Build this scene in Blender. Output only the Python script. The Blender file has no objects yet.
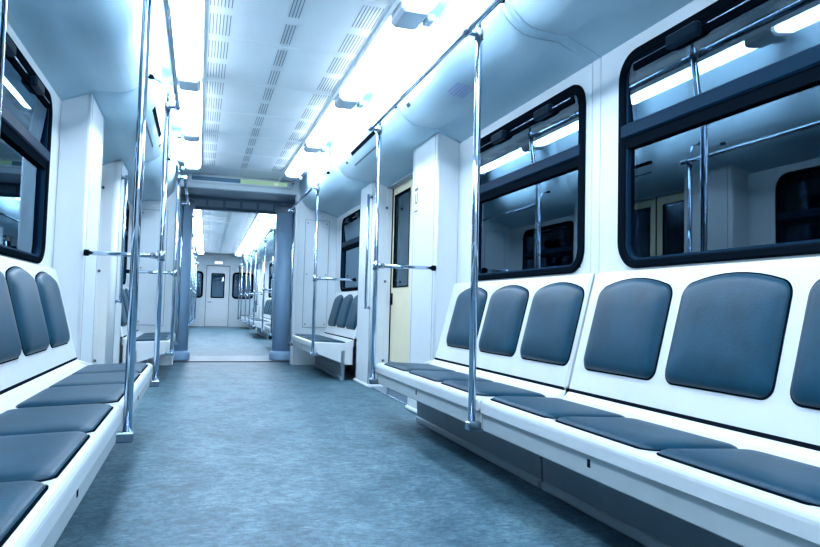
import bpy, bmesh, math, random
from mathutils import Matrix, Vector

S = bpy.context.scene
C = S.collection
random.seed(4)

# ------------------------------------------------------------------ camera
F_PX, YAW, PITCH, ROLL, EYE = 660.0, 0.3088, 0.0525, 0.0246, 0.755
CAR = 0.40                       # the car's centre line lies this far right of the camera
fwd = Vector((math.sin(YAW)*math.cos(PITCH), math.cos(YAW)*math.cos(PITCH), math.sin(PITCH)))
rgt = Vector((math.cos(YAW), -math.sin(YAW), 0.0))
upv = rgt.cross(fwd)
r2 = math.cos(ROLL)*rgt + math.sin(ROLL)*upv
u2 = -math.sin(ROLL)*rgt + math.cos(ROLL)*upv
cam_data = bpy.data.cameras.new('camera')
cam_data.sensor_width = 36.0
cam_data.lens = F_PX/820.0*36.0
cam_data.clip_start = 0.02
cam = bpy.data.objects.new('camera', cam_data)
C.objects.link(cam)
cam.matrix_world = Matrix(((r2.x, u2.x, -fwd.x, -CAR), (r2.y, u2.y, -fwd.y, 0.0),
                           (r2.z, u2.z, -fwd.z, EYE), (0, 0, 0, 1)))
S.camera = cam

# ------------------------------------------------------------------ world, exposure, lamp strength
world = bpy.data.worlds.new('tunnel_dark')
S.world = world
world.use_nodes = True
world.node_tree.nodes['Background'].inputs[0].default_value = (0.10, 0.25, 0.40, 1)
world.node_tree.nodes['Background'].inputs[1].default_value = 0.006
S.view_settings.view_transform = 'Standard'
S.view_settings.look = 'None'
S.view_settings.exposure = 0.0
S.view_settings.gamma = 1.0
S.view_settings.use_curve_mapping = False
LAMP_COLOUR = (0.70, 0.83, 1.0, 1)
LAMP_POWER = 32.0
try:
    S.cycles.use_denoising = True
    S.cycles.max_bounces = 10
    S.cycles.diffuse_bounces = 5
    S.cycles.glossy_bounces = 5
    S.cycles.transparent_max_bounces = 12
    S.cycles.sample_clamp_indirect = 12.0
except Exception:
    pass

# ------------------------------------------------------------------ materials
def mat(name, col, rough=0.5, metal=0.0, spec=0.5, coat=0.0):
    m = bpy.data.materials.new(name)
    m.use_nodes = True
    b = m.node_tree.nodes['Principled BSDF']
    b.inputs['Base Color'].default_value = (*col, 1)
    b.inputs['Roughness'].default_value = rough
    b.inputs['Metallic'].default_value = metal
    b.inputs['Specular IOR Level'].default_value = spec
    if coat: b.inputs['Coat Weight'].default_value = coat
    return m

def add_noise(m, scale, amount, bump=0.0, stretch=(1, 1, 1), detail=6.0, bump_scale=None):
    """Mottle the base colour a little and give fine relief."""
    nt = m.node_tree; b = nt.nodes['Principled BSDF']
    tc = nt.nodes.new('ShaderNodeTexCoord')
    mp = nt.nodes.new('ShaderNodeMapping'); mp.inputs['Scale'].default_value = stretch
    nt.links.new(tc.outputs['Object'], mp.inputs[0])
    n = nt.nodes.new('ShaderNodeTexNoise'); n.inputs['Scale'].default_value = scale; n.inputs['Detail'].default_value = detail
    nt.links.new(mp.outputs[0], n.inputs['Vector'])
    col = tuple(b.inputs['Base Color'].default_value)
    r = nt.nodes.new('ShaderNodeValToRGB')
    r.color_ramp.elements[0].position = 0.3; r.color_ramp.elements[1].position = 0.7
    r.color_ramp.elements[0].color = tuple(c*(1-amount) for c in col[:3])+(1,)
    r.color_ramp.elements[1].color = tuple(min(1, c*(1+amount)) for c in col[:3])+(1,)
    nt.links.new(n.outputs['Fac'], r.inputs[0])
    nt.links.new(r.outputs[0], b.inputs['Base Color'])
    if bump:
        n2 = nt.nodes.new('ShaderNodeTexNoise'); n2.inputs['Scale'].default_value = bump_scale or scale*6
        nt.links.new(mp.outputs[0], n2.inputs['Vector'])
        bp = nt.nodes.new('ShaderNodeBump'); bp.inputs['Strength'].default_value = bump; bp.inputs['Distance'].default_value = 0.002
        nt.links.new(n2.outputs['Fac'], bp.inputs['Height'])
        nt.links.new(bp.outputs[0], b.inputs['Normal'])
    return m

M = {}
M['shell'] = add_noise(mat('white_moulded_plastic', (0.62, 0.66, 0.68), 0.30), 9, 0.025)
M['wall'] = add_noise(mat('white_wall_laminate', (0.60, 0.65, 0.675), 0.40), 6, 0.025)
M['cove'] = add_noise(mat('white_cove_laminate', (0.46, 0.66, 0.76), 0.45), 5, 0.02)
M['ceiling'] = add_noise(mat('pale_ceiling_panel', (0.74, 0.80, 0.82), 0.38), 4, 0.03)
M['bulkhead'] = add_noise(mat('pale_bulkhead_laminate', (0.52, 0.60, 0.64), 0.4), 5, 0.03)
M['cushion'] = add_noise(mat('slate_vinyl', (0.003, 0.042, 0.076), 0.40, spec=0.25), 7, 0.22, 0.25, bump_scale=160)
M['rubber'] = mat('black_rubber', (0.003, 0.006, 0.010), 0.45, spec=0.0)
M['dark'] = mat('dark_gap', (0.006, 0.010, 0.016), 0.8, spec=0.0)
M['chrome'] = mat('polished_steel', (0.46, 0.57, 0.68), 0.07, 1.0)
M['steel'] = mat('brushed_steel', (0.34, 0.43, 0.52), 0.25, 1.0)
M['bar'] = mat('painted_window_bar', (0.006, 0.024, 0.048), 0.45, spec=0.02)
M['latch'] = mat('grey_blue_latch', (0.010, 0.026, 0.044), 0.4, spec=0.05)
M['tan'] = add_noise(mat('cream_door_paint', (0.66, 0.60, 0.42), 0.4), 8, 0.03)
M['panel'] = add_noise(mat('grey_front_panel', (0.40, 0.46, 0.48), 0.45), 8, 0.05)
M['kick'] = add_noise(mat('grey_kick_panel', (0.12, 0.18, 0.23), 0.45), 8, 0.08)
M['kickskirt'] = mat('grey_kick_skirting', (0.22, 0.30, 0.36), 0.45)
M['skirt'] = mat('pale_skirting', (0.62, 0.68, 0.72), 0.45)
M['column'] = add_noise(mat('blue_column_vinyl', (0.31, 0.50, 0.70), 0.45), 5, 0.04)
M['gang'] = mat('grey_gangway_lining', (0.20, 0.26, 0.32), 0.45)
M['gangpale'] = mat('pale_gangway_lining', (0.34, 0.44, 0.52), 0.4)
M['capgrey'] = mat('grey_lamp_block', (0.46, 0.52, 0.57), 0.5)
M['screw'] = mat('dark_screw_cap', (0.05, 0.07, 0.09), 0.4)
M['line'] = mat('thin_panel_joint', (0.14, 0.17, 0.20), 0.6)
M['print'] = mat('violet_print', (0.30, 0.34, 0.62), 0.5)
M['printpale'] = mat('pale_violet_print', (0.40, 0.46, 0.76), 0.5)
M['printdark'] = mat('dark_blue_print', (0.03, 0.05, 0.12), 0.5)
M['screen_off'] = mat('display_dark', (0.10, 0.20, 0.29), 0.2)

def emit(name, col, power):
    m = bpy.data.materials.new(name); m.use_nodes = True
    nt = m.node_tree; nt.nodes.clear()
    o = nt.nodes.new('ShaderNodeOutputMaterial'); e = nt.nodes.new('ShaderNodeEmission')
    e.inputs[0].default_value = col; e.inputs[1].default_value = power
    nt.links.new(e.outputs[0], o.inputs[0])
    return m
M['lamp'] = emit('lamp_diffuser', LAMP_COLOUR, LAMP_POWER)
M['sign_lit'] = emit('lit_sign_face', (0.75, 0.92, 1.0, 1), 1.4)
M['led'] = emit('green_display', (0.40, 0.72, 0.52, 1), 0.72)
M['ledpale'] = emit('pale_display', (0.62, 0.85, 0.78, 1), 0.8)

def glass():
    m = bpy.data.materials.new('dark_window_glass'); m.use_nodes = True
    nt = m.node_tree; nt.nodes.clear()
    o = nt.nodes.new('ShaderNodeOutputMaterial')
    t = nt.nodes.new('ShaderNodeBsdfTransparent'); t.inputs[0].default_value = (0.55, 0.66, 0.74, 1)
    g = nt.nodes.new('ShaderNodeBsdfGlossy'); g.inputs[0].default_value = (0.58, 0.82, 1.0, 1); g.inputs['Roughness'].default_value = 0.012
    f = nt.nodes.new('ShaderNodeFresnel'); f.inputs[0].default_value = 1.95
    x = nt.nodes.new('ShaderNodeMixShader')
    nt.links.new(f.outputs[0], x.inputs[0]); nt.links.new(t.outputs[0], x.inputs[1]); nt.links.new(g.outputs[0], x.inputs[2])
    nt.links.new(x.outputs[0], o.inputs[0])
    return m
M['glass'] = glass()

def floor_material():
    m = mat('blue_grey_linoleum', (0.2, 0.25, 0.28), 0.50, spec=0.25)
    nt = m.node_tree; b = nt.nodes['Principled BSDF']
    tc = nt.nodes.new('ShaderNodeTexCoord')
    def noise(scale, stretch, detail, rough=0.6):
        mp = nt.nodes.new('ShaderNodeMapping'); mp.inputs['Scale'].default_value = stretch
        nt.links.new(tc.outputs['Object'], mp.inputs[0])
        n = nt.nodes.new('ShaderNodeTexNoise'); n.inputs['Scale'].default_value = scale
        n.inputs['Detail'].default_value = detail; n.inputs['Roughness'].default_value = rough
        nt.links.new(mp.outputs[0], n.inputs['Vector']); return n
    def ramp(n, a, ca, c, cc):
        r = nt.nodes.new('ShaderNodeValToRGB')
        r.color_ramp.elements[0].position = a; r.color_ramp.elements[0].color = (*ca, 1)
        r.color_ramp.elements[1].position = c; r.color_ramp.elements[1].color = (*cc, 1)
        nt.links.new(n.outputs['Fac'], r.inputs[0]); return r
    def mixc(kind, fac, a, c):
        x = nt.nodes.new('ShaderNodeMix'); x.data_type = 'RGBA'; x.blend_type = kind
        x.inputs[0].default_value = fac
        nt.links.new(a, x.inputs[6]); nt.links.new(c, x.inputs[7]); return x.outputs[2]
    big = ramp(noise(5, (1, .8, 1), 8, .65), .36, (.040, .100, .136), .64, (.096, .184, .228))
    mid = ramp(noise(36, (.85, 1, 1), 9, .78), .43, (.60, .68, .74), .58, (1.36, 1.28, 1.23))
    streak = ramp(noise(70, (.35, 1.5, 1), 5, .7), .37, (.20, .32, .44), .43, (1, 1, 1))
    pale = ramp(noise(38, (.4, 1.3, 1), 5, .7), .57, (0, 0, 0), .70, (.10, .11, .115))
    c = mixc('MULTIPLY', 1.0, big.outputs[0], mid.outputs[0])
    c = mixc('MULTIPLY', .7, c, streak.outputs[0])
    c = mixc('ADD', .8, c, pale.outputs[0])
    nt.links.new(c, b.inputs['Base Color'])
    n2 = noise(90, (.6, 1, 1), 4)
    bp = nt.nodes.new('ShaderNodeBump'); bp.inputs['Strength'].default_value = .15; bp.inputs['Distance'].default_value = .002
    nt.links.new(n2.outputs['Fac'], bp.inputs['Height']); nt.links.new(bp.outputs[0], b.inputs['Normal'])
    return m
M['floor'] = floor_material()

# ------------------------------------------------------------------ mesh builder
def inset(poly, d):
    """Move every edge of a closed 2-D polygon inwards by d."""
    n = len(poly); area = sum(poly[i][0]*poly[(i+1) % n][1]-poly[(i+1) % n][0]*poly[i][1] for i in range(n))
    sg = 1 if area > 0 else -1
    out = []
    for i in range(n):
        p0, p1, p2 = Vector(poly[i-1]), Vector(poly[i]), Vector(poly[(i+1) % n])
        e1 = (p1-p0).normalized(); e2 = (p2-p1).normalized()
        n1 = Vector((-e1.y, e1.x))*sg; n2 = Vector((-e2.y, e2.x))*sg
        b = n1+n2
        b = b/max(b.dot(b)/2, .5)
        out.append((p1.x+b.x*d, p1.y+b.y*d))
    return out

def rrect(a0, a1, b0, b1, r, n=6):
    pts = []
    for (ca, cb, s0) in ((a1-r, b1-r, 0), (a0+r, b1-r, 90), (a0+r, b0+r, 180), (a1-r, b0+r, 270)):
        for k in range(n+1):
            t = math.radians(s0+90*k/n)
            pts.append((ca+r*math.cos(t), cb+r*math.sin(t)))
    return pts

class MB:
    """Collects shapes in (u, y, z): u outwards from the car's centre line, y along it."""
    def __init__(self): self.v = []; self.f = []; self.sm = []
    def add(self, vs, fs, smooth=False):
        o = len(self.v); self.v += vs; self.f += [tuple(i+o for i in f) for f in fs]; self.sm += [smooth]*len(fs); return self
    def box(self, u0, u1, y0, y1, z0, z1, c=0.0):
        if c <= 0:
            vs = [(u, y, z) for u in (u0, u1) for y in (y0, y1) for z in (z0, z1)]
            return self.add(vs, [(0, 1, 3, 2), (4, 6, 7, 5), (0, 4, 5, 1), (2, 3, 7, 6), (0, 2, 6, 4), (1, 5, 7, 3)])
        return self.prism_z([(u0+c, y0), (u1-c, y0), (u1, y0+c), (u1, y1-c), (u1-c, y1), (u0+c, y1), (u0, y1-c), (u0, y0+c)], z0, z1, c)
    def rings(self, rs, smooth=False, caps=True, closed=True):
        n = len(rs[0]); vs = [p for r in rs for p in r]; fs = []
        for i in range(len(rs)-1):
            for k in range(n if closed else n-1):
                k2 = (k+1) % n
                fs.append((i*n+k, i*n+k2, (i+1)*n+k2, (i+1)*n+k))
        self.add(vs, fs, smooth)
        if caps:
            o = len(self.v)-len(vs)
            self.f += [tuple(o+k for k in range(n))[::-1], tuple(o+(len(rs)-1)*n+k for k in range(n))]; self.sm += [False, False]
        return self
    def prism_y(self, prof, y0, y1, c=0.0, smooth=False):
        """prof: closed (u, z) outline."""
        if c > 0:
            q = inset(prof, c)
            rs = [[(a, y0, b) for a, b in q], [(a, y0+c, b) for a, b in prof], [(a, y1-c, b) for a, b in prof], [(a, y1, b) for a, b in q]]
        else:
            rs = [[(a, y, b) for a, b in prof] for y in (y0, y1)]
        return self.rings(rs, smooth)
    def prism_z(self, prof, z0, z1, c=0.0, smooth=False):
        """prof: closed (u, y) outline."""
        if c > 0:
            q = inset(prof, c)
            rs = [[(a, b, z0) for a, b in q], [(a, b, z0+c) for a, b in prof], [(a, b, z1-c) for a, b in prof], [(a, b, z1) for a, b in q]]
        else:
            rs = [[(a, b, z) for a, b in prof] for z in (z0, z1)]
        return self.rings(rs, smooth)
    def prism_u(self, prof, u0, u1, c=0.0, smooth=False):
        """prof: closed (y, z) outline."""
        if c > 0:
            q = inset(prof, c)
            rs = [[(u0, a, b) for a, b in q], [(u0+c, a, b) for a, b in prof], [(u1, a, b) for a, b in prof]]
        else:
            rs = [[(u, a, b) for a, b in prof] for u in (u0, u1)]
        return self.rings(rs, smooth)
    def ring_u(self, outer, inner, u0, u1, c=0.0):
        """A closed frame between two (y, z) outlines of equal length, from depth u0 to u1."""
        oc = inset(outer, c) if c else outer; ic = inset(inner, -c) if c else inner
        loops = [[(u1, a, b) for a, b in outer], [(u0+c, a, b) for a, b in outer], [(u0, a, b) for a, b in oc],
                 [(u0, a, b) for a, b in ic], [(u0+c, a, b) for a, b in inner], [(u1, a, b) for a, b in inner]]
        loops.append(loops[0])
        return self.rings(loops, False, False)
    def tube(self, path, r, n=12, caps=True):
        P = [Vector(p) for p in path]; rs = []
        ref = None
        for i, p in enumerate(P):
            t = ((P[min(i+1, len(P)-1)]-P[i]).normalized()+(P[i]-P[max(i-1, 0)]).normalized()).normalized()
            if ref is None:
                ref = Vector((0, 0, 1)) if abs(t.z) < .9 else Vector((1, 0, 0))
            a = (ref-t*ref.dot(t)).normalized(); b = t.cross(a); ref = a
            rs.append([tuple(p+a*r*math.cos(2*math.pi*k/n)+b*r*math.sin(2*math.pi*k/n)) for k in range(n)])
        return self.rings(rs, True, caps)
    def lathe(self, cu, cy, prof, n=28):
        """prof: list of (radius, z) from bottom to top."""
        rs = [[(cu+r*math.cos(2*math.pi*k/n), cy+r*math.sin(2*math.pi*k/n), z) for k in range(n)] for r, z in prof]
        return self.rings(rs, True, True)
    def mesh(self, name, s=1, t=1, uc=0.0, yc=0.0, zc=0.0):
        me = bpy.data.meshes.new(name)
        me.from_pydata([(s*(a-uc), t*(b-yc), z-zc) for a, b, z in self.v], [], self.f)
        bm = bmesh.new(); bm.from_mesh(me)
        bmesh.ops.recalc_face_normals(bm, faces=bm.faces)
        bm.to_mesh(me); bm.free()
        if len(self.sm) == len(me.polygons):
            for p, q in zip(me.polygons, self.sm): p.use_smooth = q
        return me

# ------------------------------------------------------------------ object helpers
# the carriage beyond the gangway hangs a little askew, as articulated cars do
PIV = Vector((0, 9.1, 0))
MFAR = Matrix.Translation(PIV) @ Matrix.Rotation(-0.0115, 4, 'Z') @ Matrix.Translation(-PIV)
YG = 8.6                         # mirror plane between the two carriages

class Frame:
    """Where a thing stands: side s, direction t along the car, base point, near or far carriage."""
    def __init__(self, s=1, y=0.0, t=1, u=0.0, far=False, z=0.0):
        self.s, self.y, self.t, self.u, self.far, self.z = s, y, t, u, far, z
    def matrix(self):
        m = Matrix.Translation((self.s*self.u, self.y, self.z))
        return MFAR @ m if self.far else m

CACHE = {}
def get_mesh(key, name, mb_fn, fr, m, uc, zc=0.0):
    k = (key, fr.s, fr.t)
    if key is None or k not in CACHE:
        me = mb_fn().mesh(name, fr.s, fr.t, uc, 0.0, zc)
        me.materials.append(m)
        if key is None: return me
        CACHE[k] = me
    return CACHE[k]

def thing(name, label, cat, fr, group=None, kind=None):
    o = bpy.data.objects.new(name, None)
    o.empty_display_size = .05
    C.objects.link(o); o.matrix_world = fr.matrix()
    if label: o['label'] = label
    if cat: o['category'] = cat
    if group: o['group'] = group
    if kind: o['kind'] = kind
    FR[o.name] = fr
    return o
FR = {}
def part(root, name, fn, m, key=None, label=None, fr=None, smooth_angle=None):
    fr = fr or FR[root.name]
    me = get_mesh(key, name, fn, fr, M[m] if isinstance(m, str) else m, fr.u, fr.z)
    o = bpy.data.objects.new(name, me)
    C.objects.link(o); o.parent = root
    FR[o.name] = fr
    if label: o['label'] = label
    return o
def bevel_mod(o, w, seg=2):
    b = o.modifiers.new('edge', 'BEVEL'); b.width = w; b.segments = seg; b.limit_method = 'ANGLE'; b.angle_limit = math.radians(40)
    return o
def struct(name, fr, label=None):
    o = thing(name, label, None, fr, None, 'structure'); return o

# ------------------------------------------------------------------ dimensions (metres)
WALL = 1.13
FZ = 0.068                       # top of the floor covering
POLE_U, RAIL_U, RAIL_Z = 0.6035, 0.552, 1.835
UNIT = 1.485
Z_TOP = 2.20
COVE = [(1.13, 1.800), (0.975, 1.866), (0.90, 1.868), (0.845, 1.871), (0.81, 1.879), (0.778, 1.896), (0.75, 1.920), (0.728, 1.945),
        (0.710, 1.975), (0.695, 2.010), (0.684, 2.050), (0.677, 2.100), (0.674, 2.150), (0.672, 2.20)]
def cove_z(u):
    for (a, za), (b, zb) in zip(COVE, COVE[1:]):
        if b <= u <= a: return za+(zb-za)*(u-a)/(b-a)
    return COVE[0][1] if u > COVE[0][0] else COVE[-1][1]
def mirror(y): return 2*YG-y
PA1, PB0, PB1 = 4.34, 5.50, 6.04     # near pillar's far face; far pillar's two faces
Y_BACK = -1.95
Y_BULK = 7.69
Y_END = 20.5

# ------------------------------------------------------------------ floor
def plain(name, fn, m, fr, **kw):
    me = fn().mesh(name, fr.s, fr.t, fr.u, 0, fr.z); me.materials.append(M[m])
    o = bpy.data.objects.new(name, me); C.objects.link(o); o.matrix_world = fr.matrix()
    for k, v in kw.items(): o[k] = v
    FR[o.name] = fr
    return o
N0 = Frame(); F0 = Frame(far=True)
fl = plain('floor', lambda: MB().box(-1.26, 1.26, Y_BACK-.1, 8.12, -.05, FZ), 'floor', N0, kind='structure', label='blue-grey mottled linoleum floor of the near carriage')
plain('floor', lambda: MB().box(-1.26, 1.26, 9.1, Y_END+.1, -.05, FZ), 'floor', F0, kind='structure', label='blue-grey linoleum floor of the far carriage')
gf = plain('floor', lambda: MB().box(-.95, .95, 8.135, 9.09, -.05, FZ+.002), 'kick', N0, kind='structure', label='dull grey floor plate inside the gangway')
part(gf, 'threshold_strip', lambda: MB().box(-.70, .70, 8.10, 8.15, -.03, FZ+.006, .003), 'rubber')
part(gf, 'threshold_strip', lambda: MB().box(-.70, .70, 9.07, 9.13, -.03, FZ+.004, .002), 'gang')

# ------------------------------------------------------------------ ceiling: centre panels with slotted grilles, and coves
def grille(n, w):
    def fn():
        mb = MB()
        for k in range(n):
            u = -w/2+w*k/(n-1)
            mb.box(u-.0019, u+.0019, 0, .262, Z_TOP-.0012, Z_TOP+.004)
        return mb
    return fn
def cove_shell(y0, y1):
    def fn():
        inner = COVE; outer = [(a+.012, b+.014) for a, b in COVE]
        prof = inner+outer[::-1]
        mb = MB(); rs = [[(a, y, b) for a, b in prof] for y in (y0, y1)]
        mb.rings(rs, False); mb.sm = [True]*(len(COVE)-1)+[False]*(len(mb.f)-len(COVE)+1)
        return mb
    return fn
def ceiling(far):
    fr = Frame(far=far)
    root = struct('ceiling', fr, 'slotted panel ceiling of the %s carriage' % ('far' if far else 'near'))
    ymap = (lambda a: mirror(a)) if far else (lambda a: a)
    lo, hi = (9.45, Y_END) if far else (Y_BACK, Y_BULK)
    P = .7075
    k0 = -7
    y = 2.27+P*k0
    while y < 7.75 and y > -20:
        a, b = y, y+P
        y += P
        if far: a, b = ymap(b), ymap(a)
        a, b = max(a, lo), min(b, hi)
        if b-a < .1: continue
        part(root, 'ceiling_panel', lambda: MB().box(-.433, .433, a+.0025, b-.0025, Z_TOP, Z_TOP+.02), 'ceiling', None)
        if b-a < P-.02: continue
        for q in range(2):
            for uc, n, w in ((-.35, 7, .10), (0, 4, .048), (.35, 7, .10)):
                o = part(root, 'vent_grille', grille(n, w), 'line', 'grille%d' % n, fr=fr)
                o.location = (uc, a+.045+q*.354, 0)
    if far:
        segs = [(9.45, 11.2), (11.205, 13.4), (13.405, 16.4), (16.405, 18.6), (18.605, Y_END)]
    else:
        segs = [(Y_BACK, .80), (.804, 2.295), (2.299, 2.368), (2.372, 3.80), (3.803, 5.62), (5.623, Y_BULK)]
    for s in (1, -1):
        for a, b in segs:
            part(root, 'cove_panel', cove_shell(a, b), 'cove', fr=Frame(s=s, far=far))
        part(root, 'ceiling_lip', lambda: MB().box(.4275, .4350, lo, hi, 2.168, Z_TOP+.002, .002), 'ceiling', fr=Frame(s=s, far=far))
        # ledge that carries the lamps
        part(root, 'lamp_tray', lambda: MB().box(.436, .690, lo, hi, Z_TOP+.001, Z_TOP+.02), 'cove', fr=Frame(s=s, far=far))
    return root
ceil_near = ceiling(False)
ceil_far = ceiling(True)
def cove_strip(root, s, u0, u1, y0, y1, m, name, th=.003):
    """A thin strip lying on the cove between two profile positions."""
    def fn():
        a = Vector((u0, cove_z(u0))); b = Vector((u1, cove_z(u1))); e = (b-a).normalized(); n = Vector((e.y, -e.x))
        if n.y > 0: n = -n
        q = [(a+n*th), (b+n*th), (b-n*.004), (a-n*.004)]
        return MB().prism_y([(p.x, p.y) for p in q], y0, y1)
    return part(root, name, fn, m, fr=Frame(s=s))
for s in (1, -1):
    cove_strip(ceil_near, s, .722, .708, 4.38, 5.10, 'dark', 'cove_slot')
    cove_strip(ceil_near, s, .773, .764, 4.45, 5.20, 'line', 'cove_slot')
    for yy in (3.62, 5.30):
        cove_strip(ceil_near, s, .735, .722, yy, yy+.05, 'screw', 'cove_catch')

# ------------------------------------------------------------------ walls with window and door openings
WIN_Z0, WIN_Z1 = .922, 1.748
def wall_panel(y0, y1, win=None, z1=1.80):
    def fn():
        mb = MB()
        if win is None: return mb.box(WALL, WALL+.03, y0, y1, 0, z1)
        a, b = win; i = .030
        a += i; b -= i; c, d = WIN_Z0+.022, WIN_Z1-i
        # one plate with a hole: eight corner loop
        O = [(y0, 0), (y1, 0), (y1, z1), (y0, z1)]; I = [(a, c), (b, c), (b, d), (a, d)]
        loops = [[(WALL, *p) for p in O], [(WALL, *p) for p in I], [(WALL+.03, *p) for p in I], [(WALL+.03, *p) for p in O]]
        loops.append(loops[0])
        return mb.rings(loops, False, False)
    return fn
def make_window(name, y0, y1, far, s, label):
    fr = Frame(s=s, y=0, u=WALL, far=far)
    w = struct(name, fr, label)
    out = rrect(y0, y1, WIN_Z0, WIN_Z1, .105, 7); inn = rrect(y0+.042, y1-.042, WIN_Z0+.030, WIN_Z1-.042, .07, 7)
    part(w, 'window_frame', lambda: MB().ring_u(out, inn, WALL-.014, WALL+.03, .006), 'rubber')
    oi = rrect(y0+.040, y1-.040, WIN_Z0+.028, WIN_Z1-.040, .072, 7); ii = rrect(y0+.052, y1-.052, WIN_Z0+.038, WIN_Z1-.052, .062, 7)
    part(w, 'inner_bead', lambda: MB().ring_u(oi, ii, WALL-.004, WALL+.022), 'bar')
    part(w, 'pane', lambda: MB().box(WALL+.012, WALL+.017, y0+.04, y1-.04, WIN_Z0+.026, 1.40), 'glass', label='fixed lower pane')
    part(w, 'pane', lambda: MB().prism_y([(WALL+.012, 1.44), (WALL+.017, 1.44), (WALL-.0015, WIN_Z1-.04), (WALL-.0065, WIN_Z1-.04)], y0+.045, y1-.045), 'glass', label='hinged upper pane')
    part(w, 'window_bar', lambda: MB().box(WALL-.016, WALL+.02, y0+.02, y1-.02, 1.418, 1.472, .006), 'bar', label='blue-grey cross bar')
    part(w, 'bar_seal', lambda: MB().box(WALL-.006, WALL+.02, y0+.03, y1-.03, 1.378, 1.419), 'rubber')
    part(w, 'top_seal', lambda: MB().box(WALL-.010, WALL+.02, y0+.09, y1-.09, WIN_Z1-.082, WIN_Z1-.03), 'rubber')
    part(w, 'top_rail', lambda: MB().tube([(WALL-.014, y0+.10, WIN_Z1-.058), (WALL-.014, y1-.10, WIN_Z1-.058)], .0035, 8), 'chrome')
    for yy in (y0+.33, y1-.37):
        part(w, 'latch', lambda: MB().box(WALL-.036, WALL, yy-.075, yy+.075, WIN_Z1-.082, WIN_Z1-.036, .007), 'latch')
    return w
WINS = [(.975, 2.160), (2.40, 3.585), (6.17, 7.35)]
wn = 0
ORD = {1: 'right', -1: 'left'}
def side_wall(s, far):
    fr = Frame(s=s, far=far)
    root = struct('wall_%s' % ORD[s], fr, 'white %s side wall of the %s carriage' % (ORD[s], 'far' if far else 'near'))
    if not far:
        segs = [(Y_BACK, -.66, None), (.36, .84, None), (.843, 2.292, WINS[0]), (2.296, 2.352, None), (2.356, 3.80, WINS[1]), (3.803, PA1, None),
                (PB0, PB1, None), (PB1+.004, Y_BULK, WINS[2])]
    else:
        segs = [(9.45, mirror(PB1+.004), tuple(mirror(v) for v in WINS[2][::-1])), (mirror(PB1), mirror(PB0), None), (mirror(PA1), mirror(3.803), None),
                (mirror(3.80), mirror(2.356), tuple(mirror(v) for v in WINS[1][::-1])), (mirror(2.352), mirror(2.296), None),
                (mirror(2.292), mirror(.843), tuple(mirror(v) for v in WINS[0][::-1])), (mirror(.84), mirror(.36), None),
                (mirror(-.66), 18.55, None), (18.554, Y_END, (18.75, 19.93))]
    for a, b, w in segs:
        part(root, 'wall_panel', wall_panel(a, b, w), 'wall', fr=fr)
    return [(a, b, w) for a, b, w in segs if w]
WL = {(1, 0): ['window nearest the camera on the right, cut by the frame edge', 'second window on the right, behind the steel pole', 'right window of the short bench before the gangway'],
      (-1, 0): ['left window beside the camera, out of view', 'left window cut by the left frame edge', 'left window of the short bench before the gangway'],
      (1, 1): ['first right window beyond the gangway', 'second right window beyond the gangway', 'third right window beyond the gangway', 'last right window beside the end wall'],
      (-1, 1): ['first left window beyond the gangway', 'second left window beyond the gangway', 'third left window beyond the gangway', 'last left window beside the end wall']}
for far in (False, True):
    for s in (1, -1):
        for i, (a, b, w) in enumerate(side_wall(s, far)):
            wn += 1
            make_window('window_%d' % wn, w[0], w[1], far, s, WL[(s, int(far))][i])

# wall behind the camera
back = plain('wall_back', lambda: MB().box(-1.16, 1.16, Y_BACK-.05, Y_BACK, 0, 2.25), 'wall', N0, kind='structure', label='plain white wall behind the camera')

# ------------------------------------------------------------------ sliding doors
dn = 0
def make_doors(y0, y1, far, s, label):
    global dn
    dn += 1
    fr = Frame(s=s, u=WALL, far=far)
    d = struct('door_%d' % dn, fr, label)
    ym = (y0+y1)/2; U = 1.185
    for (a, b, h) in ((y0-.02, ym-.004, 1), (ym+.004, y1+.02, -1)):
        def leaf():
            O = [(a, FZ+.012), (b, FZ+.012), (b, 1.79), (a, 1.79)]; I = [(a+.085, .93), (b-.085, .93), (b-.085, 1.72), (a+.085, 1.72)]
            L = [[(U, *p) for p in O], [(U, *p) for p in I], [(U+.035, *p) for p in I], [(U+.035, *p) for p in O]]
            return MB().rings(L+[L[0]], False, False)
        lf = part(d, 'door_leaf', leaf, 'tan')
        part(lf, 'lower_band', lambda: MB().box(U-.003, U+.002, a+.005, b-.005, FZ+.014, .30), 'kickskirt', fr=fr)  # blue-grey band across the foot of the leaf
        part(lf, 'pane', lambda: MB().box(U+.012, U+.018, a+.08, b-.08, .925, 1.725), 'glass', fr=fr)
        part(lf, 'pane_seal', lambda: MB().ring_u([(a+.080, .925), (b-.080, .925), (b-.080, 1.725), (a+.080, 1.725)], [(a+.092, .937), (b-.092, .937), (b-.092, 1.713), (a+.092, 1.713)], U-.004, U+.01), 'rubber', fr=fr)
        ye = b-.05 if h < 0 else a+.05
        part(lf, 'handle', lambda: MB().box(U-.012, U+.004, ye-.03, ye+.012, .78, .88, .004), 'rubber', fr=fr, label='black recessed pull')
    part(d, 'door_edge_seal', lambda: MB().box(U-.006, U+.03, ym-.006, ym+.006, FZ+.012, 1.79), 'rubber')
    part(d, 'jamb_seal', lambda: MB().box(U-.01, U+.04, y1-.010, y1+.010, FZ, 1.80), 'rubber')
    part(d, 'jamb_seal', lambda: MB().box(U-.01, U+.04, y0-.010, y0+.010, FZ, 1.80), 'rubber')
    part(d, 'door_sill', lambda: MB().box(1.03, 1.225, y0+.012, y1-.012, -.02, FZ+.010, .004), 'steel')
    part(d, 'lintel', lambda: MB().box(WALL-.002, 1.24, y0-.01, y1+.01, 1.79, 1.83), 'gang')
    for q in (y0, y1):
        part(d, 'pocket_side', lambda: MB().box(WALL, 1.225, q-.006, q+.004, 0, 1.80), 'wall')
    return d
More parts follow.
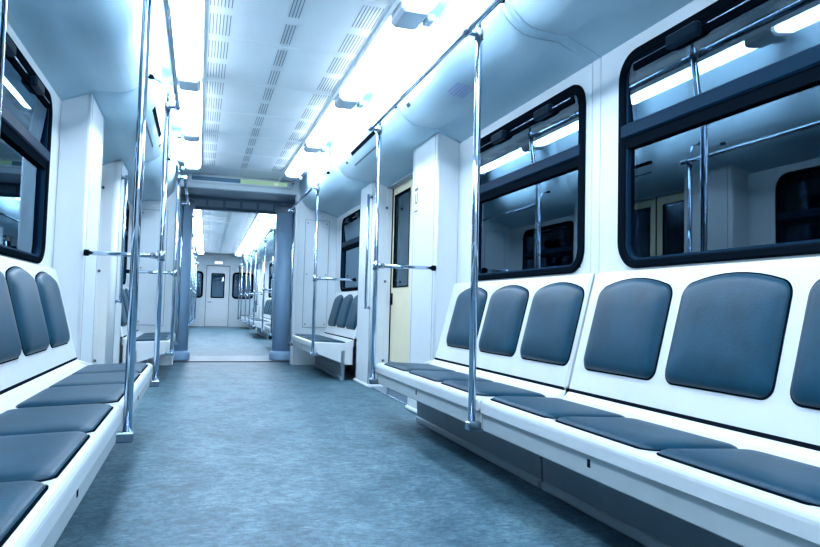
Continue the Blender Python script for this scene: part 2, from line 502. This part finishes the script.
for s in (1, -1):
    S_ = ORD[s]
    make_doors(PA1, PB0, False, s, 'cream sliding door on the %s between the near benches and the gangway' % S_)
    make_doors(-.66, .36, False, s, 'cream sliding door on the %s behind the camera' % S_)
    make_doors(mirror(PB0), mirror(PA1), True, s, 'cream sliding door on the %s, first beyond the gangway' % S_)
    make_doors(mirror(.36), mirror(-.66), True, s, 'cream sliding door on the %s, nearest the end wall' % S_)

# ------------------------------------------------------------------ door pillars
def make_pillar(y0, y1, far, s, label, sticker=False, screws_at=None, U0=.985, c=.014):
    """White column beside a doorway; it runs from the floor up into the cove."""
    fr = Frame(s=s, y=(y0+y1)/2, u=1.06, far=far)
    p = thing('door_pillar', label, 'pillar', fr, 'white door pillars')
    h = (y1-y0)/2
    def body():
        E0, E1 = (1.195 if screws_at == -1 else 1.128), (1.195 if screws_at == 1 else 1.128)
        plan = [(E0, -h), (U0+.02+c, -h)] + [(U0+c-c*math.sin(a), -h+c-c*math.cos(a)) for a in [math.radians(x) for x in (0, 22, 45, 68, 90)]] + \
               [(U0+c-c*math.cos(a), h-c+c*math.sin(a)) for a in [math.radians(x) for x in (0, 22, 45, 68, 90)]] + [(E1, h)]
        if E0 > E1: plan += [(1.128, -h+.03), (1.195, -h+.03)][:0] + [(1.128, -h+.02), (E0, -h+.02)]
        if E1 > E0: plan += [(E1, h-.02), (1.128, h-.02)]
        mb = MB()
        mb.rings([[(a, b, FZ+.001) for a, b in plan], [(a, b, cove_z(min(a, 1.129))-.002) for a, b in plan]], False)
        n = len(plan)
        mb.sm = [2 <= k <= 11 and k != 6 for k in range(n)]+[False, False]
        return mb
    part(p, 'pillar_body', body, 'wall', 'pillar%.3f%s' % (y1-y0, screws_at))
    part(p, 'skirting', lambda: MB().box(U0-.013, 1.128, -h-.012, h+.004, FZ+.0005, FZ+.028, .008), 'skirt', 'pskirt%.3f' % (y1-y0))
    part(p, 'cover_joint', lambda: MB().box(U0-.0012, U0+.002, -h+.045, -h+.048, .06, 1.86), 'line', 'pjoint%.3f' % (y1-y0))
    part(p, 'cover_joint', lambda: MB().box(U0-.0012, U0+.002, h-.048, h-.045, .06, 1.86), 'line', 'pjoint2%.3f' % (y1-y0))
    if screws_at:
        for z in (.30, .98, 1.62):
            yy = -h if screws_at < 0 else h
            part(p, 'screw', lambda: MB().tube([(1.13, yy-.003*screws_at, z), (1.13, yy+.006*screws_at, z)], .012, 10), 'screw', 'pscrew%.2f%d%.3f' % (z, screws_at, h))
    if sticker:
        st = part(p, 'sticker', lambda: MB().box(.9838, .9852, .105, .190, 1.405, 1.575), 'shell', label='small white notice with a pictogram')
        zz = lambda n, y0_, y1_, z0_, z1_, m: part(st, n, lambda: MB().box(.9830, .9842, y0_, y1_, z0_, z1_), m, fr=fr)
        zz('pictogram', .115, .185, 1.552, 1.572, 'printdark')
        zz('pictogram', .160, .172, 1.465, 1.535, 'printdark')
        zz('pictogram', .125, .137, 1.465, 1.535, 'printdark')
        zz('pictogram', .137, .160, 1.465, 1.475, 'printdark')
        zz('pictogram', .120, .185, 1.408, 1.418, 'printdark')
    return p
for s in (1, -1):
    S_ = ORD[s]
    make_pillar(3.83, PA1, False, s, 'white pillar at the far end of the near %s bench%s' % (S_, ', with a small notice' if s > 0 else ''), s > 0)
    make_pillar(PB0, PB1, False, s, 'white pillar with a grab handle before the short %s bench' % S_, False, -1, 1.01, .05)
    make_pillar(.36, .84, False, s, 'white pillar behind the camera on the %s' % S_)
    make_pillar(mirror(PB1), mirror(PB0), True, s, 'white pillar on the %s, first beyond the gangway' % S_, False, 1, 1.01, .05)
    make_pillar(mirror(PA1), mirror(3.80), True, s, 'white pillar on the %s, second beyond the gangway' % S_)
    make_pillar(mirror(.84), mirror(.36), True, s, 'white pillar on the %s, third beyond the gangway' % S_)
    make_pillar(mirror(-.66), 18.50, True, s, 'white pillar on the %s, last before the end wall' % S_, False, -1, 1.01, .05)

def make_grab(y, far, s, label):
    fr = Frame(s=s, y=y, u=1.01, far=far)
    g = thing('grab_handle', label, 'handle', fr, 'vertical grab handles on the door pillars')
    part(g, 'tube', lambda: MB().tube([(.975, 0, .74), (.975, 0, 1.735)], .0125, 12), 'chrome', 'grabtube')
    for z in (.755, 1.715):
        part(g, 'bracket', lambda: MB().tube([(.975, 0, z), (1.009, 0, z)], .011, 10).tube([(1.003, 0, z), (1.0095, 0, z)], .020, 12), 'steel', 'grabbr%.2f' % z)
    return g
for s in (1, -1):
    make_grab(5.545, False, s, 'polished vertical grab handle on the %s pillar beyond the doorway' % ORD[s])
    make_grab(mirror(5.545), True, s, 'polished vertical grab handle on the first %s pillar past the gangway' % ORD[s])
    make_grab(mirror(-.66)+.12, True, s, 'polished vertical grab handle on the last %s pillar by the end wall' % ORD[s])

# ------------------------------------------------------------------ bench units (three moulded seats each)
def arc(cu, cz, r, a0, a1, n):
    return [(cu+r*math.cos(math.radians(a0+(a1-a0)*k/n)), cz+r*math.sin(math.radians(a0+(a1-a0)*k/n))) for k in range(n+1)]
PAN_TOP = [(.618, .372), (.618, .398)]+arc(.643, .401, .025, 180, 95, 5)+[(.70, .4235), (.90, .4145), (.945, .4165), (.972, .427), (.988, .443)]
PAN = PAN_TOP+[(1.004, .452), (1.004, .38), (.90, .372)]
BACK = [(.992, .452), (.996, .47), (1.104, .890), (1.109, .904), (1.116, .913), (1.128, .915), (1.128, .447)]
def slab(prof, y0, y1, c):
    def fn():
        mb = MB().prism_y(prof, y0, y1, c)
        return mb
    return fn
def pad(outline, to3, h, edge=.018):
    """Upholstered pad: outline in a plane, puffed by h."""
    def fn():
        rings = []
        o = outline
        steps = [(0.0, -.006), (0.0, .16*h), (edge*.25, .52*h), (edge*.7, .80*h), (edge*1.4, .96*h), (edge*2.6, 1.07*h), (edge*4.2, 1.13*h)]
        a0, a1 = min(p[0] for p in o), max(p[0] for p in o); b0, b1 = min(p[1] for p in o), max(p[1] for p in o)
        ca, cb, ha, hb = (a0+a1)/2, (b0+b1)/2, (a1-a0)/2, (b1-b0)/2
        for d, hh in steps:
            rings.append([to3(ca+(a-ca)*(1-d/ha), cb+(b-cb)*(1-d/hb), hh) for a, b in o])
        mb = MB().rings(rings, True, True)
        return mb
    return fn
# seat pad: (y, u) outline on the pan
def seat_outline(y0):
    a, b = y0+.012, y0+.462
    pts = []
    F_, B_ = .640, .935
    for (cy, cu, r, s0) in ((b-.035, B_-.035, .035, 0), (a+.035, B_-.035, .035, 90), (a+.034, F_+.03, .03, 180), (b-.034, F_+.03, .03, 270)):
        for k in range(6):
            t = math.radians(s0+90*k/5); pts.append((cy+r*math.cos(t), cu+r*math.sin(t)))
    return pts
def pan_z(u): return .4235+(u-.70)*(.4145-.4235)/.2
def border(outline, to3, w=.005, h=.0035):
    """Dark rim around a pad, painting in the shadow line of its recess."""
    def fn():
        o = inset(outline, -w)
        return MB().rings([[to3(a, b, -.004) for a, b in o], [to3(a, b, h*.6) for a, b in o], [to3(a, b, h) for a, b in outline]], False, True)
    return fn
def seat_recess_shade(y0):
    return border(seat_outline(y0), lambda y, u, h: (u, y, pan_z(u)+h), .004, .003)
def seat_pad(y0):
    return pad(seat_outline(y0), lambda y, u, h: (u, y, pan_z(u)+h), .016, .018)
# backrest pad: (y, d) outline up the sloping back shell
BK0 = Vector((.996, .47)); BK1 = Vector((1.104, .890)); BKE = (BK1-BK0).normalized(); BKN = Vector((-BKE.y, BKE.x))
def back_outline(y0):
    yc = y0+.213; w0, w1 = .204, .203
    d0, d1 = .074, .399
    pts = []
    def corner(cy, cd, r, s0, n=5, e=90):
        for k in range(n+1):
            t = math.radians(s0+e*k/n); pts.append((cy+r*math.cos(t), cd+r*math.sin(t)))
    r = .035
    corner(yc+w0-r, d0+r, r, 270)
    corner(yc+w1-.045, d1-.045, .045, 0, 5, 72)
    n = 8
    p = pts[-1]; hw = p[0]-yc
    for k in range(1, n):
        x = hw-2*hw*k/n; pts.append((yc+x, p[1]+.026*(1-(x/hw)**2)))
    corner(yc-w1+.045, d1-.045, .045, 108, 5, 72)
    corner(yc-w0+r, d0+r, r, 180)
    return pts
def back_to3(y, d, h):
    q = BK0+BKE*d+BKN*h
    return (q.x, y, q.y)
def back_recess_shade(y0):
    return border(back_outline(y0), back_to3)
def back_pad(y0):
    to3 = back_to3
    return pad(back_outline(y0), to3, .024, .024)
SEATS_A = [.012, .482, .955]
SEATS_B = [.062, .527, .990]
def make_bench(y, t, far, s, label, end_near=False, end_far=False, seats=None, L=UNIT):
    fr = Frame(s=s, y=y, t=t, u=.80, far=far)
    b = thing('bench_unit', label, 'bench', fr, 'three-seat bench units')
    part(b, 'seat_shell', slab(PAN, .003, L-.003, .010), 'shell', 'pan%.3f' % L)
    part(b, 'back_shell', slab(BACK, .003, L-.003, .010), 'shell', 'backshell%.3f' % L)
    part(b, 'back_gap', lambda: MB().box(.992, 1.06, .012, L-.012, .440, .458), 'dark', 'backgap%.3f' % L)
    part(b, 'front_panel', lambda: MB().box(.632, .655, .0, L, .304, .370, .004), 'panel', 'frontpanel%.3f' % L)
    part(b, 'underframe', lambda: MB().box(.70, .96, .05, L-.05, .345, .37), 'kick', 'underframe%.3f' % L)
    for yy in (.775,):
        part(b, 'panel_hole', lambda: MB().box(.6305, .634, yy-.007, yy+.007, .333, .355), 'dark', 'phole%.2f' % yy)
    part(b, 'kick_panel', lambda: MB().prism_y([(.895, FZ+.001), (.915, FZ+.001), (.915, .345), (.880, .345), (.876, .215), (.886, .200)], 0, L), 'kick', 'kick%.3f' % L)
    part(b, 'kick_skirting', lambda: MB().box(.882, .912, 0, L, FZ+.001, FZ+.036, .006), 'kickskirt', 'kickskirt%.3f' % L)
    seats = seats or SEATS_A
    for k, y0 in enumerate(seats):
        sc = part(b, 'seat_cushion', seat_pad(y0), 'cushion', 'spad%.3f' % y0, label='slate grey vinyl seat pad' if k == 0 else None)
        bc = part(b, 'back_cushion', back_pad(y0), 'cushion', 'bpad%.3f' % y0, label='slate grey vinyl back pad' if k == 0 else None)
        part(sc, 'recess_shade', seat_recess_shade(y0), 'rubber', 'sshade%.3f' % y0)  # dark rims stand in for the shadow where pads sit in the shell
        part(bc, 'recess_shade', back_recess_shade(y0), 'rubber', 'bshade%.3f' % y0)
    for flag, yy, nm in ((end_near, 0.0, 'n'), (end_far, L-.012, 'f')):
        if flag:
            part(b, 'end_plate', lambda: MB().prism_y([(.622, .330), (.622, .402), (.64, .419), (.90, .412), (.99, .445), (.99, .215), (.93, .215)], yy, yy+.012, .002), 'shell', 'endplate%s%.3f' % (nm, L))
    return b
BL = {1: 'right', -1: 'left'}
for s in (1, -1):
    S_ = BL[s]
    make_bench(.812, 1, False, s, 'white three-seat bench nearest the camera on the %s, slate pads' % S_, True, False, SEATS_B)
    make_bench(2.312, 1, False, s, 'white three-seat bench on the %s beside the first pillar, second from the camera' % S_, False, True, None, 1.525)
    make_bench(6.055, 1, False, s, 'white three-seat bench on the %s just before the gangway' % S_, True, True)
    make_bench(mirror(6.055), -1, True, s, 'first three-seat bench on the %s beyond the gangway' % S_, True, True)
    make_bench(mirror(2.312)-UNIT, 1, True, s, 'second three-seat bench on the %s beyond the gangway' % S_, True, False, SEATS_B)
    make_bench(mirror(.812)-UNIT, 1, True, s, 'third three-seat bench on the %s beyond the gangway' % S_, False, True)
    make_bench(18.62, 1, True, s, 'last three-seat bench on the %s beside the end wall' % S_, True, True)

# ------------------------------------------------------------------ handrails
def make_rail(poles, ya, yb, bars, braces, far, s, label, y):
    """poles: positions; ya..yb: rail; bars: ends with a cross bar to the pillar; braces: poles with a bent stay up to the cove."""
    fr = Frame(s=s, y=y, u=POLE_U, far=far)
    h = thing('handrail', label, 'handrail', fr, 'polished steel handrails in front of the benches')
    zc = RAIL_Z
    for p in poles:
        q = p-y
        part(h, 'pole', lambda: MB().tube([(POLE_U, q, .318), (POLE_U, q, zc+.004)], .0142, 20), 'chrome')
        part(h, 'joint', lambda: MB().tube([(POLE_U+.014, q, zc-.006), (RAIL_U, q, zc)], .0125, 12).tube([(POLE_U, q, zc-.026), (POLE_U, q, zc+.012)], .0178, 14), 'steel')
        part(h, 'rail_collar', lambda: MB().tube([(RAIL_U, q-.022, zc), (RAIL_U, q+.022, zc)], .0172, 14), 'steel')
        part(h, 'floor_clamp', lambda: MB().box(POLE_U-.020, POLE_U+.045, q-.020, q+.020, .300, .334, .005), 'steel', label='steel clamp under the bench edge')
    part(h, 'rail', lambda: MB().tube([(RAIL_U, ya-y, zc), (RAIL_U, yb-y, zc)], .0138, 16), 'chrome')
    for p, z in bars:
        q = p-y
        part(h, 'cross_bar', lambda: MB().tube([(POLE_U, q, z), (.972, q, z)], .0118, 12), 'chrome')
        part(h, 'bar_joint', lambda: MB().tube([(POLE_U, q, z-.028), (POLE_U, q, z+.028)], .020, 14).tube([(POLE_U, q, z), (POLE_U+.05, q, z)], .0162, 12), 'steel')
        part(h, 'bar_end', lambda: MB().tube([(.960, q, z), (.9835, q, z)], .017, 12), 'rubber', label='black end cap against the pillar')
    for p in braces:
        q = p-y
        pts = [(POLE_U, q, zc+.01), (POLE_U, q, 1.885), (POLE_U+.004, q, 1.915), (POLE_U+.015, q, 1.942), (POLE_U+.034, q, 1.962), (.70, q, 1.985)]
        part(h, 'stay', lambda: MB().tube(pts, .008, 10), 'chrome')
        part(h, 'stay_foot', lambda: MB().tube([(.685, q, 1.981), (.705, q, 1.988)], .014, 10), 'rubber')
    return h
for s in (1, -1):
    S_ = ORD[s]
    make_rail([.722, 2.333, 3.822], .68, 3.85, [(3.822, 1.005)], [2.333, 3.822], False, s, 'polished steel handrail with tall poles along the near %s bench' % S_, 2.33)
    make_rail([5.985, 7.56], 5.955, 7.60, [(5.985, 1.005)], [5.985], False, s, 'polished steel handrail at the short %s bench before the gangway' % S_, 6.7)
    make_rail([mirror(7.56), mirror(5.985)], mirror(7.60), mirror(5.955), [(mirror(5.985), 1.005)], [mirror(5.985)], True, s, 'first handrail on the %s beyond the gangway' % S_, mirror(6.7))
    make_rail([mirror(3.822), mirror(2.333), mirror(.815)], mirror(3.85), mirror(.80), [(mirror(3.822), 1.005), (mirror(.815), 1.005)], [mirror(3.822)], True, s, 'second handrail on the %s beyond the gangway' % S_, mirror(2.333))
    make_rail([18.60, 20.10], 18.57, 20.14, [(18.60, 1.005)], [], True, s, 'last handrail on the %s in front of the end wall' % S_, 19.3)

# ------------------------------------------------------------------ ceiling lamps
LP = 1.413
def make_lamp(y0, far, s, label, block=True):
    """Diffuser followed by the grey connector block that joins it to the next lamp."""
    fr = Frame(s=s, y=y0, u=.51, z=Z_TOP, far=far)
    l = thing('ceiling_lamp', label, 'lamp', fr, 'white lamp tubes along both sides of the ceiling')
    L = LP-.235
    prof = [(.437, 2.1995), (.437, 2.160)]+[(.461-.024*math.cos(math.radians(a)), 2.158-.024*math.sin(math.radians(a))) for a in (0, 30, 60, 90)] + \
           [(.561+.024*math.sin(math.radians(a)), 2.158-.024*math.cos(math.radians(a))) for a in (0, 30, 60, 90)]+[(.585, 2.1995)]
    part(l, 'diffuser', lambda: MB().prism_y(prof, 0, L, .004), 'lamp', 'diff')
    if block:
        part(l, 'connector_block', lambda: MB().box(.441, .581, L+.006, LP-.006, 2.126, 2.1995, .016), 'capgrey', 'block')
        part(l, 'bracket', lambda: MB().box(.583, .625, L+.07, L+.15, 2.125, 2.16, .006), 'capgrey', 'lbr')
    return l
ORDN = ['first', 'second', 'third', 'fourth', 'fifth', 'sixth', 'seventh', 'eighth', 'ninth']
for s in (1, -1):
    S_ = ORD[s]
    ends = [7.21-LP*k for k in range(6)]
    ends = ends[::-1]
    n = 0
    for k, e in enumerate(ends):
        y0 = e-LP+.10
        if y0 < Y_BACK: continue
        make_lamp(y0, False, s, '%s lamp from the gangway in the %s ceiling row' % (ORDN[len(ends)-1-k], S_), True)
    y0 = 9.75; k = 0
    while y0+LP < Y_END+.1:
        make_lamp(y0, True, s, '%s lamp beyond the gangway in the %s ceiling row' % (ORDN[k], S_), True)
        y0 += LP; k += 1

# ------------------------------------------------------------------ gangway between the carriages
def bulkhead(y, far):
    fr = Frame(far=far)
    t = -1 if far else 1
    w = struct('wall_bulkhead_%s' % ('far' if far else 'near'), fr, 'pale partition framing the gangway, %s side' % ('far' if far else 'near'))
    a, b = (y, y+.10) if not far else (y-.10, y)
    for s in (1, -1):
        part(w, 'side_panel', lambda: MB().box(.652, 1.16, a, b, 0, 2.22), 'bulkhead', fr=Frame(s=s, far=far))
        part(w, 'edge_trim', lambda: MB().box(.640, .668, a-.012, b+.012, FZ+.003, 2.046, .006), 'skirt', fr=Frame(s=s, far=far))
    if not far:
        part(w, 'header', lambda: MB().box(-.66, .66, y-.004, 8.17, 2.046, 2.22), 'bulkhead')
        part(w, 'header_soffit', lambda: MB().box(-.65, .65, y+.01, 8.165, 2.036, 2.0465), 'gang')
        for u in (-.60, .60):
            part(w, 'screw', lambda: MB().tube([(u, y-.007, 2.17), (u, y, 2.17)], .009, 10), 'screw')
    else:
        part(w, 'header', lambda: MB().box(-.66, .66, a, b, 2.04, 2.22), 'gangpale')
        for k in range(5):
            u0 = -.55+k*.225
            part(w, 'header_pane', lambda: MB().box(u0, u0+.19, a-.012, a-.004, 2.075, 2.16), 'skirt')
        part(w, 'header_edge', lambda: MB().box(-.66, .66, a-.02, b, 2.028, 2.055), 'gang')
    return w
bulkhead(Y_BULK, False)
bulkhead(9.45, True)
gw = struct('wall_gangway', N0, 'grey lining of the gangway')
for s in (1, -1):
    def bellows():
        prof = []
        n = 10
        for k in range(n+1):
            y = 7.85+1.5*k/n
            prof.append((.86 if k % 2 else .90, y))
        prof += [(.96, 9.35), (.96, 7.85)]
        return MB().prism_z(prof, 0, 2.22)
    part(gw, 'bellows', bellows, 'gang', fr=Frame(s=s))
part(gw, 'gangway_roof', lambda: MB().box(-.95, .95, 7.85, 9.4, 2.19, 2.23), 'gang')
for k in range(4):
    part(gw, 'roof_rib', lambda: MB().box(-.8, .8, 8.25+k*.24, 8.28+k*.24, 2.165, 2.19, .006), 'gang')

for s in (1, -1):
    fr = Frame(s=s, y=8.47, u=.640)
    c = thing('gangway_column', 'round blue column at the %s of the gangway' % ORD[s], 'column', fr, 'pair of round gangway columns')
    part(c, 'shaft', lambda: MB().lathe(.640, 0, [(.138, FZ+.10), (.138, 1.93)]), 'column', 'colshaft')
    part(c, 'base', lambda: MB().lathe(.640, 0, [(.160, FZ+.003), (.166, FZ+.012), (.166, FZ+.075), (.160, FZ+.098), (.142, FZ+.108), (.138, FZ+.112)]), 'column', 'colbase')
    part(c, 'collar', lambda: MB().lathe(.640, 0, [(.138, 1.92), (.152, 1.932), (.152, 2.0), (.10, 2.012)]), 'gang', 'colcollar')

# display over the gangway
fr = Frame(y=Y_BULK-.005, u=0, z=2.10)
dsp = thing('display_sign', 'long narrow display panel over the gangway, right half lit green', 'display', fr)
part(dsp, 'housing', lambda: MB().box(-.575, .575, -.022, 0, 2.095, 2.192, .008), 'bulkhead')
part(dsp, 'bezel', lambda: MB().box(-.545, .545, -.026, -.02, 2.112, 2.175, .003), 'skirt')
part(dsp, 'screen', lambda: MB().box(-.525, .0, -.0285, -.024, 2.121, 2.167), 'screen_off', label='dark left half of the display')
part(dsp, 'screen', lambda: MB().box(.0, .525, -.0285, -.024, 2.121, 2.167), 'led', label='green lit right half of the display')
part(dsp, 'screen', lambda: MB().box(.375, .425, -.0295, -.025, 2.121, 2.155), 'ledpale', label='pale lit cell of the display')

# access panels on the near bulkhead
for s in (1, -1):
    fr = Frame(s=s, y=Y_BULK-.001, u=.90, z=.50)
    a = thing('access_panel', 'tall white access panel with screws, %s of the gangway' % ORD[s], 'panel', fr, 'access panels beside the gangway')
    part(a, 'panel_joint', lambda: MB().box(.755, 1.040, -.003, 0, .50, 1.76), 'line', 'apj')
    part(a, 'panel_face', lambda: MB().box(.760, 1.035, -.010, -.001, .505, 1.755, .003), 'bulkhead', 'apf')
    for u in (.785, 1.01):
        for z in (.54, 1.12, 1.72):
            part(a, 'screw', lambda: MB().tube([(u, -.014, z), (u, -.009, z)], .008, 10), 'screw', 'aps%.2f%.2f' % (u, z))
    part(a, 'label_plate', lambda: MB().box(.86, .93, -.006, 0, 1.79, 1.82), 'skirt', 'apl')

# ------------------------------------------------------------------ end wall of the far carriage
ew = struct('wall_end', F0, 'pale end wall of the far carriage')
def end_plate():
    mb = MB()
    def seg(u0, u1, z0, z1): mb.box(u0, u1, Y_END, Y_END+.05, z0, z1)
    seg(-1.16, -1.00, 0, 2.25); seg(1.00, 1.16, 0, 2.25)
    for q in (1, -1):
        lo, hi = sorted((q*.33, q*1.00))
        seg(lo, hi, 0, .95)
        seg(lo, hi, 1.66, 2.25)
        l2, h2 = sorted((q*.33, q*.45)); seg(l2, h2, .95, 1.66)
    seg(-.33, .33, 1.87, 2.25)
    return mb
part(ew, 'end_panel', end_plate, 'bulkhead')
dn += 1
ed = struct('door_%d' % dn, F0, 'white end door with a glazed upper half')
def eleaf():
    O = [(-.32, FZ+.012), (.32, FZ+.012), (.32, 1.86), (-.32, 1.86)]; I = [(-.18, .93), (.18, .93), (.18, 1.64), (-.18, 1.64)]
    L = [[(a, Y_END+.004, b) for a, b in O], [(a, Y_END+.004, b) for a, b in I], [(a, Y_END+.04, b) for a, b in I], [(a, Y_END+.04, b) for a, b in O]]
    return MB().rings(L+[L[0]], False, False)
part(ed, 'door_leaf', eleaf, 'wall')
def frame_y(outer, inner, y0, y1):
    def fn():
        L = [[(a, y1, b) for a, b in outer], [(a, y0, b) for a, b in outer], [(a, y0, b) for a, b in inner], [(a, y1, b) for a, b in inner]]
        return MB().rings(L+[L[0]], False, False)
    return fn
part(ed, 'door_frame', frame_y([(-.34, FZ), (.34, FZ), (.34, 1.885), (-.34, 1.885)], [(-.322, FZ+.008), (.322, FZ+.008), (.322, 1.866), (-.322, 1.866)], Y_END-.012, Y_END+.03), 'line')
part(ed, 'pane_seal', frame_y(rrect(-.195, .195, .915, 1.655, .03, 4), rrect(-.165, .165, .945, 1.625, .02, 4), Y_END-.006, Y_END+.02), 'rubber')
part(ed, 'pane', lambda: MB().box(-.18, .18, Y_END+.018, Y_END+.024, .93, 1.64), 'glass')
part(ed, 'handle', lambda: MB().tube([(-.27, Y_END, .80), (-.27, Y_END-.05, .80), (-.17, Y_END-.05, .80)], .012, 8), 'steel')
for s in (1, -1):
    wn += 1
    w = struct('window_%d' % wn, Frame(s=s, far=True), 'rounded black-framed window %s of the end door' % ORD[s])
    part(w, 'window_frame', frame_y(rrect(.415, 1.035, .905, 1.70, .11, 6), rrect(.465, .985, .955, 1.65, .08, 6), Y_END-.014, Y_END+.03), 'rubber')
    part(w, 'pane', lambda: MB().box(.44, 1.01, Y_END+.012, Y_END+.018, .93, 1.675), 'glass')
cw = plain('wall_cab_backing', lambda: MB().box(-1.16, 1.16, Y_END+.55, Y_END+.6, 0, 2.25), 'wall', F0, kind='structure', label='pale cab wall added behind the end windows to lighten their panes')  # added backing, lightens the end panes in place of reflections
fr = Frame(y=Y_END-.001, u=0, z=1.92, far=True)
sg = thing('lit_sign', 'small lit white sign above the end door', 'sign', fr)
part(sg, 'housing', lambda: MB().box(-.13, .13, -.05, 0, 1.92, 2.02, .008), 'skirt')
part(sg, 'sign_face', lambda: MB().box(-.115, .115, -.053, -.048, 1.932, 2.008), 'sign_lit')

# ------------------------------------------------------------------ notices printed on the right cove
def cove_notice(label, u0, u1, y0, y1, rows):
    fr = Frame(s=1, y=(y0+y1)/2, u=(u0+u1)/2, z=cove_z((u0+u1)/2))
    n = thing('cove_notice', label, 'notice', fr)
    for (a, b, c, d, m) in rows:
        def fn():
            k = max(2, int(abs(b-a)/.006)+1)
            L = []
            for th in (.0012, .0028):
                row = []
                for i in range(k+1):
                    u = a+(b-a)*i/k; e = .004
                    tn = Vector((2*e, cove_z(u+e)-cove_z(u-e))).normalized(); nn = Vector((tn.y, -tn.x))
                    row.append((u+nn.x*th, cove_z(u)+nn.y*th))
                L.append(row)
            prof = L[0]+L[1][::-1]
            mb = MB().prism_y(prof, c-(y0+y1)/2, d-(y0+y1)/2)
            return mb
        part(n, 'print_line', fn, m)
    return n
rows = []
for k in range(6):
    rows.append((.885-.017*k, .876-.017*k, 2.985+.006*k, 3.185-.008*(k % 3), 'printpale'))
cove_notice('pale violet printed notice on the right cove above the second window', .78, .90, 2.97, 3.18, rows)
cove_notice('small violet strip label near the right lamp row', .685, .70, 2.93, 3.12,
            [(.696, .688, 3.085, 3.125, 'print'), (.696, .688, 2.935, 2.965, 'print'), (.693, .691, 2.965, 3.085, 'printpale')])
